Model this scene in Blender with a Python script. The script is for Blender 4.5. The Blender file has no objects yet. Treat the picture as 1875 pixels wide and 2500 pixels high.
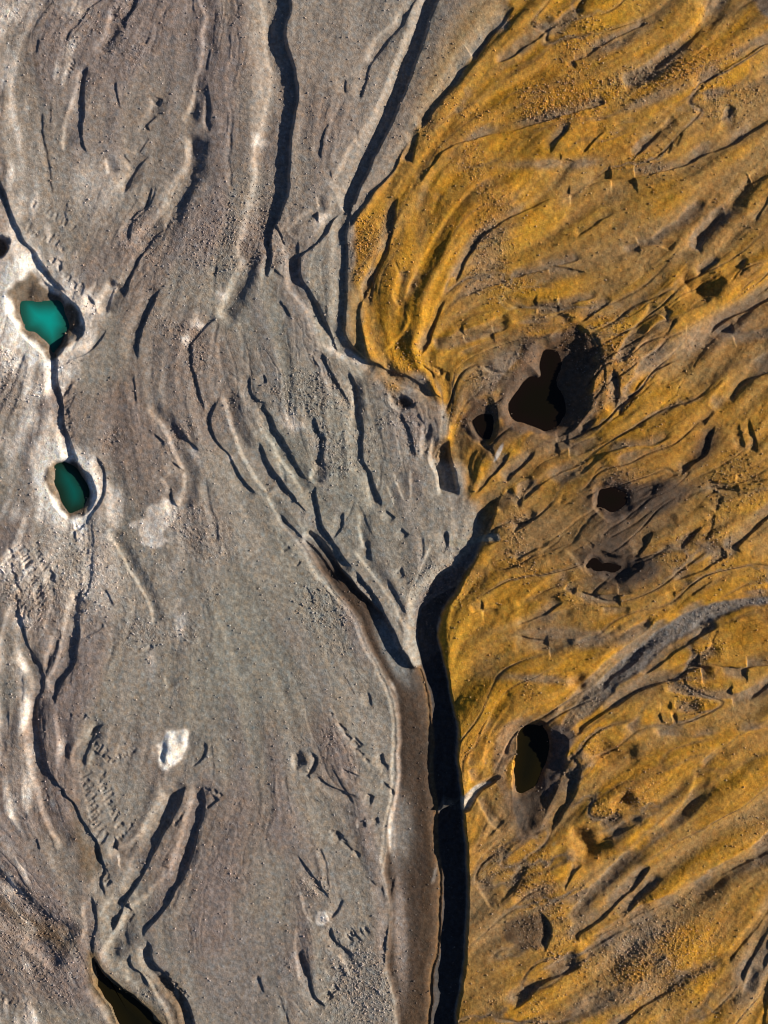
import bpy, math, random
import numpy as np
random.seed(7)
rng = np.random.default_rng(11)
SC = bpy.context.scene

# ------------------------------------------------------------------ camera, sky, sun, exposure
S = 0.032                       # metres per plan unit (the plan is 1875 x 2500 units = 60 x 80 m)
CAM_Z = 95.0
SUN_EL, SUN_AZ = 18.0, 7.0      # degrees; azimuth counted from +x (east) towards +y (north)
cam = bpy.data.cameras.new('camera'); cam_o = bpy.data.objects.new('camera', cam)
SC.collection.objects.link(cam_o); SC.camera = cam_o
cam.sensor_fit = 'VERTICAL'; cam.sensor_height = 24.0; cam.sensor_width = 18.0
cam.lens = 24.0*CAM_Z/(2500*S)
cam_o.location = (0, 0, CAM_Z)
cam.clip_end = 6000
world = bpy.data.worlds.new("World"); SC.world = world; world.use_nodes = True
wn = world.node_tree.nodes; wl = world.node_tree.links
sky = wn.new('ShaderNodeTexSky'); sky.sky_type = 'NISHITA'; sky.sun_disc = False
sky.sun_elevation = math.radians(SUN_EL)
sky.sun_rotation = math.radians(90.0-SUN_AZ)
sky.altitude = 2500; sky.air_density = 0.6; sky.dust_density = 0.3; sky.ozone_density = 1.5
bg = wn['Background']; bg.inputs['Strength'].default_value = 0.05
wl.new(sky.outputs[0], bg.inputs[0])
sun = bpy.data.lights.new('sun', 'SUN'); sun.energy = 5.0; sun.angle = math.radians(0.5); sun.color = (1.0, 0.90, 0.77)
sun_o = bpy.data.objects.new('sun', sun); SC.collection.objects.link(sun_o)
sun_o.rotation_euler = (0, math.radians(90-SUN_EL), math.radians(SUN_AZ)); sun_o.location = (60, 8, 40)
vs = SC.view_settings; vs.view_transform = 'Standard'; vs.look = 'None'; vs.gamma = 1; vs.use_curve_mapping = False
vs.exposure = 0.67
SC.cycles.filter_width = 1.1
TAN_E = 0.35
SUN2 = (math.cos(math.radians(SUN_AZ)), -math.sin(math.radians(SUN_AZ)))   # plan direction towards the sun (plan y runs south)

# ------------------------------------------------------------------ grid
G = 2.35
MX, MY = 225.0, 300.0
NX = int((1875+2*MX)/G); NY = int((2500+2*MY)/G)
gx = (-MX+np.arange(NX)*G).astype(np.float32); gy = (-MY+np.arange(NY)*G).astype(np.float32)
X0, Y0 = np.meshgrid(gx, gy)

fy = np.fft.fftfreq(NY)[:, None].astype(np.float32); fx = np.fft.rfftfreq(NX)[None, :].astype(np.float32)
def blur(a, sig):               # gaussian blur, sigma in plan units
    k = np.exp(-2*(math.pi*sig/G)**2*(fx*fx+fy*fy)).astype(np.float32)
    return np.fft.irfft2(np.fft.rfft2(a)*k, s=a.shape).astype(np.float32)
def nrm(a): return (a-a.mean())/(a.std()+1e-9)
def noise(sig): return nrm(blur(rng.standard_normal((NY, NX), dtype=np.float32), sig))
def sst(t): t = np.clip(t, 0, 1); return t*t*(3-2*t)
def mix(a, b, t): return a+(b-a)*t

n4, n8, n20, n60, n200 = noise(3), noise(8), noise(20), noise(60), noise(200)
WX = X0+.45*noise(5)+1.2*noise(13)+2.5*noise(40); WY = Y0+.45*noise(5)+1.2*noise(13)+2.5*noise(40)

# ------------------------------------------------------------------ the survey: gullies, scarps, banks
def P(tile, s):                 # points of one survey sheet (4 rows x 3 columns of 625 x 625 units)
    r, c = int(tile[0]), int(tile[1]); k = 625/1659
    return [(c*625+float(a.split(',')[0])*k, r*625+float(a.split(',')[1])*k) for a in s.split()]
LINES = []
def D(tile, w, s, **k): LINES.append(('D', w, P(tile, s), k))      # scarp facing west
def L(tile, w, s, **k): LINES.append(('L', w, P(tile, s), k))      # scarp facing east
def F(tile, s): LINES.append(('F', 0, P(tile, s), {}))             # flow direction only
def comb(tile, n, a, b, ln, ang, w=3.5, jit=0.35):                  # a row of short rills
    (ax, ay), (bx, by) = P(tile, a)[0], P(tile, b)[0]
    for i in range(n):
        t = (i+random.uniform(.2, .8))/n; l = ln*random.uniform(.5, 1.25); th = math.radians(ang+random.uniform(-1, 1)*jit*30)
        x, y = ax+(bx-ax)*t, ay+(by-ay)*t
        x1, y1 = x+l*math.cos(th), y-l*math.sin(th)
        xm, ym = (x+x1)/2+random.uniform(-.12, .12)*l, (y+y1)/2+random.uniform(-.12, .12)*l
        LINES.append((random.choice('DDDL'), w*random.uniform(.7, 1.2), [(x, y), (xm, ym), (x1, y1)], {'bl': 7, 'br': 3, 'k': .75}))

# sheet 00
D('00', 7, '890,-10 855,60 825,120 805,200'); D('00', 4, '660,0 580,60 520,130 440,250 410,310')
D('00', 8, '570,430 545,490 525,560 525,640 540,700 535,800 540,920 565,1010')
L('00', 8, '560,440 515,500 500,560 480,640 455,760 435,860 430,980')
L('00', 9, '1330,0 1360,90 1335,200 1330,300 1310,400 1280,500 1270,600 1230,700 1180,760')
D('00', 5, '1350,310 1340,380 1325,460'); D('00', 6, '1330,510 1345,600 1360,680 1358,760 1352,850')
L('00', 5, '1325,520 1332,700 1345,850'); D('00', 6, '1055,620 1030,680'); L('00', 7, '1010,620 980,740')
D('00', 5, '1020,735 980,770 950,820 970,860'); D('00', 4, '965,880 920,960 880,1030'); D('00', 5, '800,985 820,1030 845,1055')
D('00', 7, '970,1010 900,1060 855,1110 820,1190 770,1270'); L('00', 7, '800,990 845,1110 790,1170 740,1210')
D('00', 3, '745,510 760,620 775,720'); L('00', 9, '740,40 700,200 650,280 620,360')
D('00', 6, '975,1180 950,1270 930,1340 870,1400 850,1490 845,1600'); D('00', 5, '1140,1170 1100,1230 1070,1330')
L('00', 14, '1255,840 1250,950 1240,1050 1215,1120 1150,1200 1110,1290 1080,1370 1000,1460 900,1560 860,1610')
D('00', 8, '1330,1080 1260,1110 1262,1170 1230,1260 1200,1330 1130,1390')
D('00', 8, '1070,1460 980,1570 920,1659 830,1850 790,1940'); comb('00', 9, '1110,1400', '1000,1540', 14, -50)
L('00', 6, '1330,990 1260,1020'); D('00', 18, '-60,1050 0,1180 30,1290 80,1400 130,1500 170,1580 240,1670 330,1800 440,1905')
L('00', 13, '1680,900 1650,1200 1630,1350 1600,1500 1570,1620 1590,1660 1560,1760 1500,1880 1470,1960 1430,2030 1400,2080')
D('00', 3, '1475,700 1470,870'); D('00', 4, '250,270 240,370'); D('00', 3, '975,230 950,280'); L('00', 6, '700,1000 720,1130')
F('00', '300,0 150,200 60,500 100,1000'); F('00', '1100,0 1000,300 900,700 700,1200'); F('00', '1500,300 1560,700 1400,1100 1200,1400')
comb('00', 8, '200,1350', '480,1500', 26, 60, 3); comb('00', 7, '150,1500', '420,1640', 26, 62, 3); comb('00', 6, '420,480', '470,380', 16, -60, 3)
# sheet 01
D('01', 31, '206,-20 190,180 215,400 238,600 235,800 210,1000 195,1200 158,1360 135,1450', fl=30, bl=75, keep=1)
D('01', 9, '110,1440 180,1545', keep=1); D('01', 8, '118,1470 110,1560 100,1700 70,1780', fl=6)
L('01', 9, '40,0 50,120 70,260 95,480 85,650 70,790 45,870 0,930')
D('01', 4, '75,350 100,460 140,600'); D('01', 3, '92,650 77,780 62,850')
D('01', 7, '1035,-10 980,90 920,190 860,260 760,380 700,520 650,650'); L('01', 9, '960,40 880,180 780,290 720,420')
D('01', 27, '1175,-20 1120,120 1080,260 1030,400 970,560 900,720 830,870 770,1000 720,1120 670,1220 635,1310', fl=20, bl=32, keep=1)
L('01', 10, '1090,0 1070,100 970,330 850,590 740,790 640,970 540,1140 480,1220')
D('01', 13, '600,1340 520,1400 450,1510 365,1595 300,1650 285,1690 290,1780', fl=10, keep=1)
D('01', 17, '605,1390 578,1500 567,1659 575,1860 570,1990 555,2110 575,2200 645,2275 720,2330', fl=15, bl=30, keep=1)
D('01', 14, '1680,40 1600,160 1520,240 1450,320 1420,370 1385,385'); D('01', 12, '1370,410 1290,540 1210,650 1150,720 1130,780 1060,850')
D('01', 11, '1060,850 1045,900 1030,1000 1015,1080'); D('01', 9, '1020,890 950,1000 870,1130 790,1230 720,1320 650,1410 600,1480')
D('01', 9, '940,1260 910,1380 880,1500 840,1640 780,1770 700,1920 665,2020 660,2100 680,2200 710,2310 770,2360')
D('01', 6, '490,770 450,850 425,970 425,1050'); D('01', 4, '565,500 560,600'); D('01', 3, '480,1100 500,1180'); D('01', 3, '660,830 665,910')
D('01', 8, '2280,650 2160,700 1960,750 1800,800 1640,840 1500,870 1350,910 1250,960 1180,1020 1100,1130 1050,1200')
D('01', 8, '1659,1390 1550,1470 1440,1550 1400,1610 1340,1720 1280,1850')
L('01', 8, '150,1500 200,1560 220,1640'); L('01', 10, '185,1545 300,1430 380,1380 480,1380')
F('01', '350,0 320,400 300,900 280,1300'); F('01', '700,0 600,400 520,700 560,1000')
L('01', 8, '1659,1120 1480,1180 1300,1350 1200,1500 1080,1700 900,2050'); F('01', '1350,1000 1659,930')
# sheet 02
D('02', 9, '290,140 190,220 90,290 0,360 -120,400'); L('02', 10, '450,10 340,100 230,190 0,320')
D('02', 10, '1240,170 1180,240 1070,350 960,440 900,480'); D('02', 11, '1680,280 1530,360 1400,440 1290,510 1150,575')
L('02', 12, '1320,-10 1250,130 1050,300 900,440 700,510'); L('02', 8, '1659,490 1400,560 1200,620')
D('02', 11, '1680,790 1560,860 1400,940 1260,1000 1130,1060 960,1110 820,1145 650,1160 540,1180 490,1215')
D('02', 7, '440,1250 300,1270 180,1310 80,1360 0,1395 -100,1440'); D('02', 8, '390,780 340,860 280,930 230,1020')
D('02', 7, '610,850 530,910 450,1010'); D('02', 8, '960,830 880,920 780,1030')
for s in ('1045,900 1000,1000', '975,950 940,1010', '1150,920 1110,970', '1280,880 1220,950', '1385,850 1335,930', '1100,860 1060,960', '1440,690 1395,760'): D('02', 7, s)
L('02', 8, '1420,680 1380,740 1350,860'); L('02', 7, '1040,740 930,850 780,960'); L('02', 8, '1250,1280 1100,1400 980,1490 880,1570')
D('02', 9, '1640,1150 1560,1200 1560,1260'); D('02', 9, '1530,1250 1490,1290 1540,1310'); D('02', 9, '1450,1330 1420,1370 1480,1380')
D('02', 11, '1390,1360 1300,1470 1230,1560 1200,1659'); D('02', 6, '1659,1280 1580,1450'); L('02', 11, '1680,1060 1560,1160 1440,1300 1350,1370 1150,1560')
D('02', 6, '900,130 800,190 680,240 560,300 470,370 350,390'); D('02', 6, '1290,10 1260,60'); D('02', 6, '1440,1570 1360,1659')
D('02', 6, '410,100 440,140 520,160'); D('02', 6, '140,1080 320,1040 420,1060'); D('02', 5, '820,790 650,820'); D('02', 5, '620,770 430,810')
F('02', '1659,950 1200,1180 700,1330 200,1500'); F('02', '1659,100 1300,400 900,560 0,700'); F('02', '900,1659 1200,1450')
L('02', 7, '1050,1640 900,1580 700,1600'); D('02', 5, '690,1370 400,1530'); D('02', 5, '270,1420 140,1430')
# sheet 10
D('10', 13, '1050,220 1000,300 960,390 920,480 890,580 875,680', fl=9); D('10', 4, '850,740 870,850 880,960')
L('10', 13, '740,150 690,260 630,370'); D('10', 5, '745,190 710,290 680,400')
D('10', 5, '1410,40 1390,130'); D('10', 5, '1400,400 1320,450 1240,540 1230,620 1240,720 1270,850 1300,950 1340,1050 1360,1090')
D('10', 8, '1390,910 1365,1020 1360,1090 1390,1180 1440,1250 1490,1300 1530,1380 1600,1480 1659,1560')
L('10', 9, '1430,870 1490,980 1530,1120 1570,1240 1620,1340 1659,1400 1740,1540')
L('10', 9, '960,960 1050,1060 1110,1160 1150,1270 1190,1400 1205,1500 1180,1600 1170,1659')
D('10', 4, '1000,1150 1080,1230'); D('10', 5, '1100,1330 1190,1420'); D('10', 5, '1110,1060 1200,1180 1290,1280')
L('10', 8, '1050,1430 1090,1500 1100,1540'); D('10', 5, '1095,1500 1120,1580 1170,1640'); D('10', 7, '1600,760 1610,850 1650,920 1740,950')
D('10', 13, '345,640 357,690 353,780 365,850 385,930 398,1000 408,1080 425,1140 445,1190 455,1250 478,1330', fl=9, bl=26, keep=1)
D('10', 8, '610,1295 660,1370 685,1470 680,1560 640,1640 600,1690 560,1745 500,1780 430,1780', fl=3)
D('10', 4, '680,470 620,560 560,620 380,690'); D('10', 4, '560,250 610,320 630,385')
comb('10', 10, '385,850', '420,1150', 34, 35, 4); comb('10', 8, '390,700', '520,680', 20, 30, 2.5); comb('10', 9, '330,50', '540,280', 26, 62, 4)
F('10', '700,500 600,700 550,1000 520,1250'); F('10', '1000,400 820,700 800,1100 860,1500'); F('10', '50,700 250,1000 100,1400'); F('10', '1250,100 1150,400 1000,800 1100,1000')
# sheet 11
D('11', 21, '285,-20 290,120 330,230 390,350 430,440 490,545', fl=16, bl=26, keep=1)
L('11', 10, '232,100 250,200 330,350 420,470 520,580 640,690'); L('11', 7, '800,760 920,810 1050,880 1150,930')
D('11', 9, '720,675 800,715 860,760 980,800 1060,850 1150,900', keep=1)
D('11', 6, '420,590 450,690 500,770 540,860 590,940 620,1010'); L('11', 6, '385,570 400,680 450,780 480,900')
D('11', 10, '595,720 630,790 660,870 675,980 685,1090 680,1190 685,1310 720,1380 750,1460 790,1560 810,1650', fl=7)
L('11', 8, '600,770 630,870 640,1000 620,1100'); D('11', 9, '0,930 40,950 80,1040 120,1120 160,1180 210,1270 260,1370 320,1470')
L('11', 8, '0,1030 60,1130 150,1280 250,1430 320,1550'); D('11', 9, '360,1040 390,1120 415,1190 420,1290 410,1390')
L('11', 9, '410,1310 380,1400 340,1470'); D('11', 11, '0,1190 60,1300 130,1420 200,1520 280,1620 350,1700')
L('11', 7, '0,1420 80,1540'); D('11', 13, '375,1480 380,1560 400,1659 430,1770 500,1870 570,1960 650,2040', fl=8)
D('11', 7, '940,1000 990,1110 1010,1200 1035,1320'); D('11', 7, '1050,1010 1090,1110'); L('11', 7, '1080,1100 1090,1200 1080,1330'); D('11', 9, '1130,1080 1130,1200 1140,1290')
D('11', 46, '1250,1180 1250,1320 1280,1420 1305,1560', fl=36, bl=12); D('11', 10, '1240,260 1180,380 1110,560 1060,660')
L('11', 9, '1110,560 1300,520 1480,460 1659,390'); D('11', 6, '1659,450 1560,500 1450,500 1330,510 1270,540')
D('11', 6, '30,770 60,830'); comb('11', 5, '415,1170', '425,1290', 14, 50, 4); comb('11', 8, '1140,720', '1260,760', 26, -80, 6)
D('11', 8, '1060,720 1130,770 1160,830'); D('11', 6, '1480,770 1380,800 1310,850'); D('11', 7, '1450,1240 1390,1390 1460,1440')
D('11', 7, '1659,1250 1560,1400 1420,1530'); L('11', 8, '1659,1500 1540,1620'); D('11', 12, '1440,1560 1460,1659')
L('11', 5, '1650,540 1290,630'); D('11', 5, '1659,170 1500,210 1350,250'); D('11', 4, '1659,40 1480,100')
L('11', 7, '960,50 900,250 1000,420 820,650'); F('11', '250,400 300,700 350,1000'); F('11', '900,950 900,1300 980,1600'); F('11', '550,1100 500,1300 420,1500')
for s in ('700,1380 760,1659', '900,1380 960,1600', '1010,1380 1000,1600', '860,1470 900,1640'): L('11', 5, s)
D('11', 8, '380,600 370,680 430,760'); D('11', 4, '150,280 220,400'); D('11', 4, '120,60 220,150')
# sheet 12
for w, s in ((7, '500,480 550,560 580,700 600,820 590,900'), (10, '640,720 680,800 690,920 670,1040'), (9, '560,1030 480,1140 340,1200 200,1210'), (6, '520,600 500,720 530,800'),
             (9, '1080,660 960,720 860,800 800,880 740,960 690,1050'), (7, '1040,1170 870,1220 600,1270 450,1340 270,1430 60,1600'), (6, '870,1080 640,1190 400,1310'),
             (6, '700,1190 540,1330 420,1420'), (10, '1659,280 1560,330 1450,370 1370,420 1300,490 1270,530'), (8, '1659,760 1530,820 1450,900 1425,970'),
             (14, '1310,1080 1290,1160 1240,1290 1150,1370 1080,1450'), (11, '1460,1080 1480,1180 1500,1270'), (8, '1520,1050 1570,1180 1580,1290'),
             (9, '160,1240 120,1310 20,1400 -60,1480'), (8, '160,1440 90,1540 30,1640'), (9, '1300,990 1250,1060 1240,1120'), (8, '650,270 500,390 430,420'), (6, '660,265 700,300 770,330'),
             (7, '245,345 330,370 420,400'), (8, '1040,340 1000,400'), (7, '890,340 870,390'), (7, '900,430 800,570 700,700'), (7, '740,410 755,450'), (8, '1350,0 1280,80 1200,150'),
             (8, '1520,0 1430,130 1380,180'), (7, '1659,190 1540,300 1400,370'), (8, '1220,350 1210,440'), (6, '1140,930 1090,970'), (7, '1560,330 1460,430'), (6, '460,0 300,60 150,90'),
             (5, '480,110 250,80 0,150'), (6, '560,270 250,310 0,330'), (6, '1090,1150 1010,1220'), (8, '1659,1440 1560,1470 1400,1490 1250,1460'), (6, '1330,1490 1300,1600'), (9, '1380,1540 1310,1659')): D('12', w, s)
for w, s in ((10, '1659,640 1500,760 1350,880 1260,980'), (8, '940,290 800,460 700,600 640,700'), (8, '1050,370 900,480 780,620'), (9, '1659,480 1400,520 1100,530 900,640 780,790'),
             (8, '620,1150 440,1220 250,1240'), (9, '620,1300 300,1430 0,1500'), (8, '1180,1180 900,1250 640,1330'), (8, '1120,560 960,680 800,800 700,900'), (6, '1440,1150 1450,1230'),
             (7, '590,880 540,1000 430,1140'), (7, '650,860 600,1000'), (8, '440,270 250,310 0,340'), (7, '400,410 150,420 0,430'), (7, '1500,60 1400,170')): L('12', w, s)
F('12', '1000,150 700,350 450,420'); F('12', '1659,900 1300,1100 900,1150')
# sheet 20
D('20', 9, '80,500 110,640 140,740 165,850 200,920 240,990 265,1060 268,1150 240,1190 225,1250 222,1370 250,1470 280,1560 300,1640 390,1780 440,1840')
L('20', 12, '90,930 170,980 220,1080 215,1200 200,1290 185,1400 180,1500 200,1600 215,1659 250,1760 290,1890 340,2000 390,2110 430,2190')
D('20', 10, '545,480 510,580 515,680 510,780 480,880 460,990 420,1060 380,1120 360,1200 355,1260'); L('20', 11, '510,520 460,650 440,740 400,850 380,950 330,1060 280,1150')
L('20', 8, '350,780 330,880 290,970 265,1050'); D('20', 6, '390,760 380,840'); D('20', 5, '330,900 300,1000 270,1060')
for s in ('670,700 640,760 580,790 520,810', '650,720 590,750 530,780', '620,700 560,740 525,765'): D('20', 4, s)
L('20', 9, '370,1290 390,1400 400,1500 390,1600 400,1659'); L('20', 9, '640,1370 580,1430 500,1530 440,1640')
D('20', 7, '680,1370 600,1440 560,1530 530,1600 510,1659'); D('20', 6, '440,1490 430,1600'); L('20', 8, '610,1540 560,1640')
comb('20', 16, '100,250', '230,640', 30, 35, 4); comb('20', 14, '200,200', '330,600', 24, 40, 4); comb('20', 9, '50,220', '110,600', 20, -70, 4); comb('20', 9, '560,1480', '680,1640', 26, 38, 4.5); comb('20', 7, '400,1340', '560,1340', 20, 50, 3.5)
comb('20', 8, '690,1640', '880,1560', 18, 60, 4)
D('20', 7, '300,360 335,400 350,470'); L('20', 5, '345,500 320,660 290,760')
D('20', 6, '1310,1460 1345,1520 1310,1580 1230,1640'); L('20', 6, '690,170 770,210 870,400 960,600 1000,750'); D('20', 4, '680,500 720,640'); L('20', 4, '1080,1060 1100,1150'); D('20', 4, '960,860 980,890')
F('20', '700,150 760,700 850,1100'); F('20', '1000,250 1150,700 1200,1200'); F('20', '1300,100 1500,800 1659,1300'); F('20', '40,100 60,500'); F('20', '600,400 600,800 480,1200 430,1400'); F('20', '1300,1400 1400,1659'); F('20', '850,1200 950,1500 1100,1800')
# sheet 21
L('21', 6, '60,-120 170,60 290,200 380,360 470,470 560,600 640,700 690,840 760,980 830,1110 880,1260 905,1400 910,1550 900,1659 890,1680 860,1900 830,2110 810,2300')
D('21', 12, '130,0 220,90 330,200 430,310 500,400 560,480', fl=5); L('21', 6, '250,20 380,180 500,330 590,440')
D('21', 13, '650,380 750,500 810,640 870,790 920,880 980,980 1040,1040', fl=3)
L('21', 6, '650,250 760,370 900,590 990,760 1040,850 1050,930')
D('21', 30, '1520,60 1440,250 1350,400 1300,520 1200,680 1172,800', fl=16, bl=75, keep=1)
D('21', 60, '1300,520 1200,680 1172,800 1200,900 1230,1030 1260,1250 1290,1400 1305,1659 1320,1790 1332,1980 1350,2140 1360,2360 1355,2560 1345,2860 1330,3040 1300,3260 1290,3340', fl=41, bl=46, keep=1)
D('21', 6, '560,0 550,110 490,190'); L('21', 6, '680,0 690,150 720,260'); D('21', 5, '840,0 900,60'); D('21', 6, '740,180 760,330'); D('21', 5, '930,110 980,160')
L('21', 6, '1140,200 1090,370 1040,500 1020,620 1030,780'); D('21', 5, '860,430 930,570 990,690'); D('21', 5, '950,360 980,430'); D('21', 10, '1220,100 1240,210 1200,320')
L('21', 6, '1420,180 1490,150 1580,145'); D('21', 8, '1590,170 1500,200 1430,230')
for s in ('1580,640 1450,650 1370,670', '1659,720 1560,770', '1400,460 1340,500', '1659,590 1520,620'): D('21', 7, s)
D('21', 4, '720,1150 750,1260'); comb('21', 8, '480,1280', '720,1620', 22, -40, 4); D('21', 6, '820,1560 840,1640 870,1659'); D('21', 5, '640,1450 690,1500'); comb('21', 6, '130,100', '300,320', 22, 215, 4)
D('21', 11, '345,1560 385,1590 398,1640 375,1690 335,1705 310,1690', fl=2, bl=14); L('21', 9, '300,1560 262,1590 258,1650 280,1690'); D('21', 8, '318,1625 322,1655'); F('21', '0,300 250,900 450,1500'); F('21', '300,700 600,1200 750,1659'); F('21', '700,700 850,1000 980,1659'); F('21', '50,900 80,1659')
L('21', 5, '1659,1150 1560,1250 1480,1400 1400,1560 1385,1659'); L('21', 6, '1659,1240 1600,1310 1540,1400 1500,1500 1480,1659'); D('21', 6, '1570,1490 1500,1560')
F('21', '1659,900 1200,880'); F('21', '1659,1060 1250,1080'); F('21', '1659,1400 1300,1470'); F('31', '1659,300 1340,420'); F('31', '1659,760 1370,900'); F('31', '1659,1250 1350,1300'); F('31', '1659,1500 1330,1600'); F('21', '1659,600 1300,760')
# sheet 22
for w, s in ((9, '910,120 860,220 800,300'), (9, '1275,50 1180,140 1080,270'), (9, '1315,-10 1290,100 1270,180'), (7, '1230,170 1240,310'), (13, '1680,40 1550,150 1460,230 1500,270'),
             (11, '1430,270 1320,330 1200,390 1080,440 1030,460'), (10, '1170,300 1180,390'), (10, '1060,340 1060,420'), (6, '1170,450 1080,510 980,520'), (9, '1340,745 1180,820 1020,920 870,1040 820,1070'),
             (13, '1310,1000 1150,1020 1050,1090 900,1130 760,1200 620,1290 500,1360 400,1450'), (9, '340,580 180,670 0,740'), (5, '760,630 560,630'), (9, '780,530 620,550 420,530'), (7, '1310,850 1210,940 1180,970'),
             (7, '250,200 140,250 20,330'), (6, '480,180 450,240'), (8, '160,0 100,70 0,140'), (6, '1300,430 1200,500 1130,560'), (7, '240,1060 160,1110'), (9, '1659,1130 1600,1180 1540,1220'), (9, '580,1030 600,1080 540,1110'),
             (8, '1659,680 1450,720'), (9, '440,1480 430,1560 400,1659'), (8, '370,1540 330,1600 320,1659'), (6, '870,1480 780,1490'), (6, '1340,1510 1270,1570 1250,1640'), (9, '210,1240 160,1270 80,1240'), (6, '1050,1240 950,1290'),
             (6, '700,1150 560,1260 420,1400'), (7, '860,860 760,990 640,1080 580,1180'), (6, '520,210 500,240'), (9, '1640,990 1480,1010 1290,990'), (5, '900,640 800,640'), (7, '20,800 150,830 400,830')): D('22', w, s)
for w, s in ((10, '1680,505 1450,540 1250,570 1120,620 960,720 800,840 640,960 550,1050 440,1150 340,1260 270,1370'), (7, '1300,850 1200,940 1100,990 960,1040 820,1080'), (8, '970,1150 1150,1180 1400,1190 1550,1160 1659,1110'),
             (8, '700,1420 870,1330 1050,1300 1250,1280'), (8, '390,400 250,450 100,560 0,600'), (7, '1659,560 1350,650 1150,760'), (7, '330,220 420,330 480,420'), (8, '1080,0 900,80 740,200'), (6, '340,500 400,540'), (7, '1400,1500 1280,1560 1200,1640'),
             (7, '1659,1380 1300,1420 900,1450'), (8, '0,900 400,850 700,790 900,690'), (7, '0,700 400,640'), (8, '1330,560 1000,620')): L('22', w, s)
F('22', '0,1000 300,950 500,900'); F('22', '1659,900 1300,950'); F('22', '1659,1500 1100,1600'); comb('22', 6, '330,1500', '440,1640', 22, 250, 6)
# sheet 30
D('30', 12, '390,100 430,180 480,230 530,330 590,420 640,500 655,600 672,660 655,740 670,850', fl=9)
D('30', 7, '575,800 605,900 615,1000 605,1100 605,1200'); L('30', 13, '1080,100 1040,220 1000,320 940,440 870,510 800,540 700,550')
D('30', 15, '1200,80 1140,230 1080,380 1030,490 960,600 900,720 850,800 800,880 750,980 720,1080', fl=8)
L('30', 13, '1270,60 1260,180 1230,320 1190,470 1150,590 1080,710 1000,800 900,900 820,960 790,1040 750,1110 700,1180 680,1270')
D('30', 14, '1300,90 1320,200 1320,290 1290,420 1240,560 1190,690 1130,800 1080,890 1010,980 940,1050 915,1110', fl=8)
D('30', 21, '925,1110 960,1170 985,1250 1060,1330 1130,1430 1200,1530 1255,1680', fl=16, bl=16); D('30', 7, '1420,190 1340,270'); L('30', 6, '1070,640 1060,720'); D('30', 6, '1092,640 1065,700')
D('30', 5, '970,810 870,830'); D('30', 10, '820,870 850,930'); D('30', 5, '860,940 820,1010'); D('30', 8, '840,1190 850,1280 910,1330 960,1420')
D('30', 24, '-20,700 150,850 300,990 440,1050 530,1115', fl=18, bl=60, br=34); L('30', 16, '-20,930 100,1050 250,1170 400,1300'); L('30', 12, '540,1420 620,1490 700,1600 780,1680')
D('30', 13, '605,1190 625,1260 680,1330 760,1410 850,1480 930,1550 1010,1630', fl=10); D('30', 6, '480,1020 530,1080'); L('30', 8, '540,850 570,1000 550,1110'); L('30', 8, '640,980 700,890 760,790')
comb('30', 16, '500,60', '640,500', 34, 40, 5); comb('30', 14, '600,60', '760,400', 30, 40, 4.5); comb('30', 9, '1060,1330', '1200,1500', 12, 50, 5); comb('30', 7, '730,520', '860,380', 20, 50, 4); comb('30', 8, '650,650', '680,780', 18, 45, 4); comb('30', 6, '1110,380', '1180,300', 14, 45, 4); comb('30', 6, '1310,110', '1420,150', 14, -50, 4)
D('30', 5, '235,450 260,540'); L('30', 4, '60,310 180,330'); F('30', '0,1300 300,1450 500,1659'); F('30', '1400,100 1500,700 1550,1659'); F('30', '100,100 300,500 450,900'); L('30', 7, '890,1280 1000,1400 1080,1560 1130,1659'); L('30', 7, '830,1290 830,1380')
comb('30', 8, '0,1500', '160,1600', 34, 62, 3)
# sheet 31
D('31', 7, '300,1150 330,1280 355,1400 390,1500 450,1570'); L('31', 7, '280,1030 280,1180 295,1350 300,1400'); L('31', 5, '300,780 330,950 390,1020')
D('31', 4, '560,840 520,930 460,1000'); D('31', 7, '470,1020 520,1140 580,1200 650,1240'); L('31', 6, '540,1230 590,1290 610,1370')
for w, s in ((5, '490,1300 525,1360'), (6, '535,1290 580,1380'), (5, '515,1420 540,1460'), (6, '470,1450 500,1510'), (5, '400,60 480,120 560,160 650,200'), (5, '550,0 660,50'), (6, '800,90 870,160 870,200'), (5, '590,1090 640,1150'), (5, '610,1040 690,1150'), (5, '500,400 560,450'), (6, '770,310 790,360'), (5, '710,370 650,390'),
             (8, '805,740 830,860 820,960'), (9, '900,700 865,850 850,1000 835,1150 825,1320'), (7, '700,170 750,190'), (4, '10,1350 60,1480'), (4, '250,560 400,760 460,860')): D('31', w, s)
comb('31', 6, '570,1080', '700,1020', 26, -60, 5); comb('31', 8, '450,380', '650,560', 28, -40, 4)
F('31', '100,100 250,500 350,900'); F('31', '50,900 100,1500'); F('31', '1000,100 980,800 900,1500'); F('31', '700,1200 750,1659'); F('31', '1100,500 1080,1200')
D('31', 19, '1545,95 1470,140 1425,190 1380,262 1310,300', keep=1, fl=9, bl=13)
L('31', 6, '1380,-20 1400,100'); L('31', 6, '1435,170 1500,330 1590,430'); D('31', 7, '1500,140 1530,220 1570,300'); D('31', 8, '1600,320 1530,410 1470,470'); D('31', 7, '1560,520 1480,600'); D('31', 8, '1659,770 1570,870'); D('31', 6, '1659,650 1540,770')
L('31', 6, '1430,750 1540,900'); D('31', 5, '1659,200 1600,260')
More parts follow.
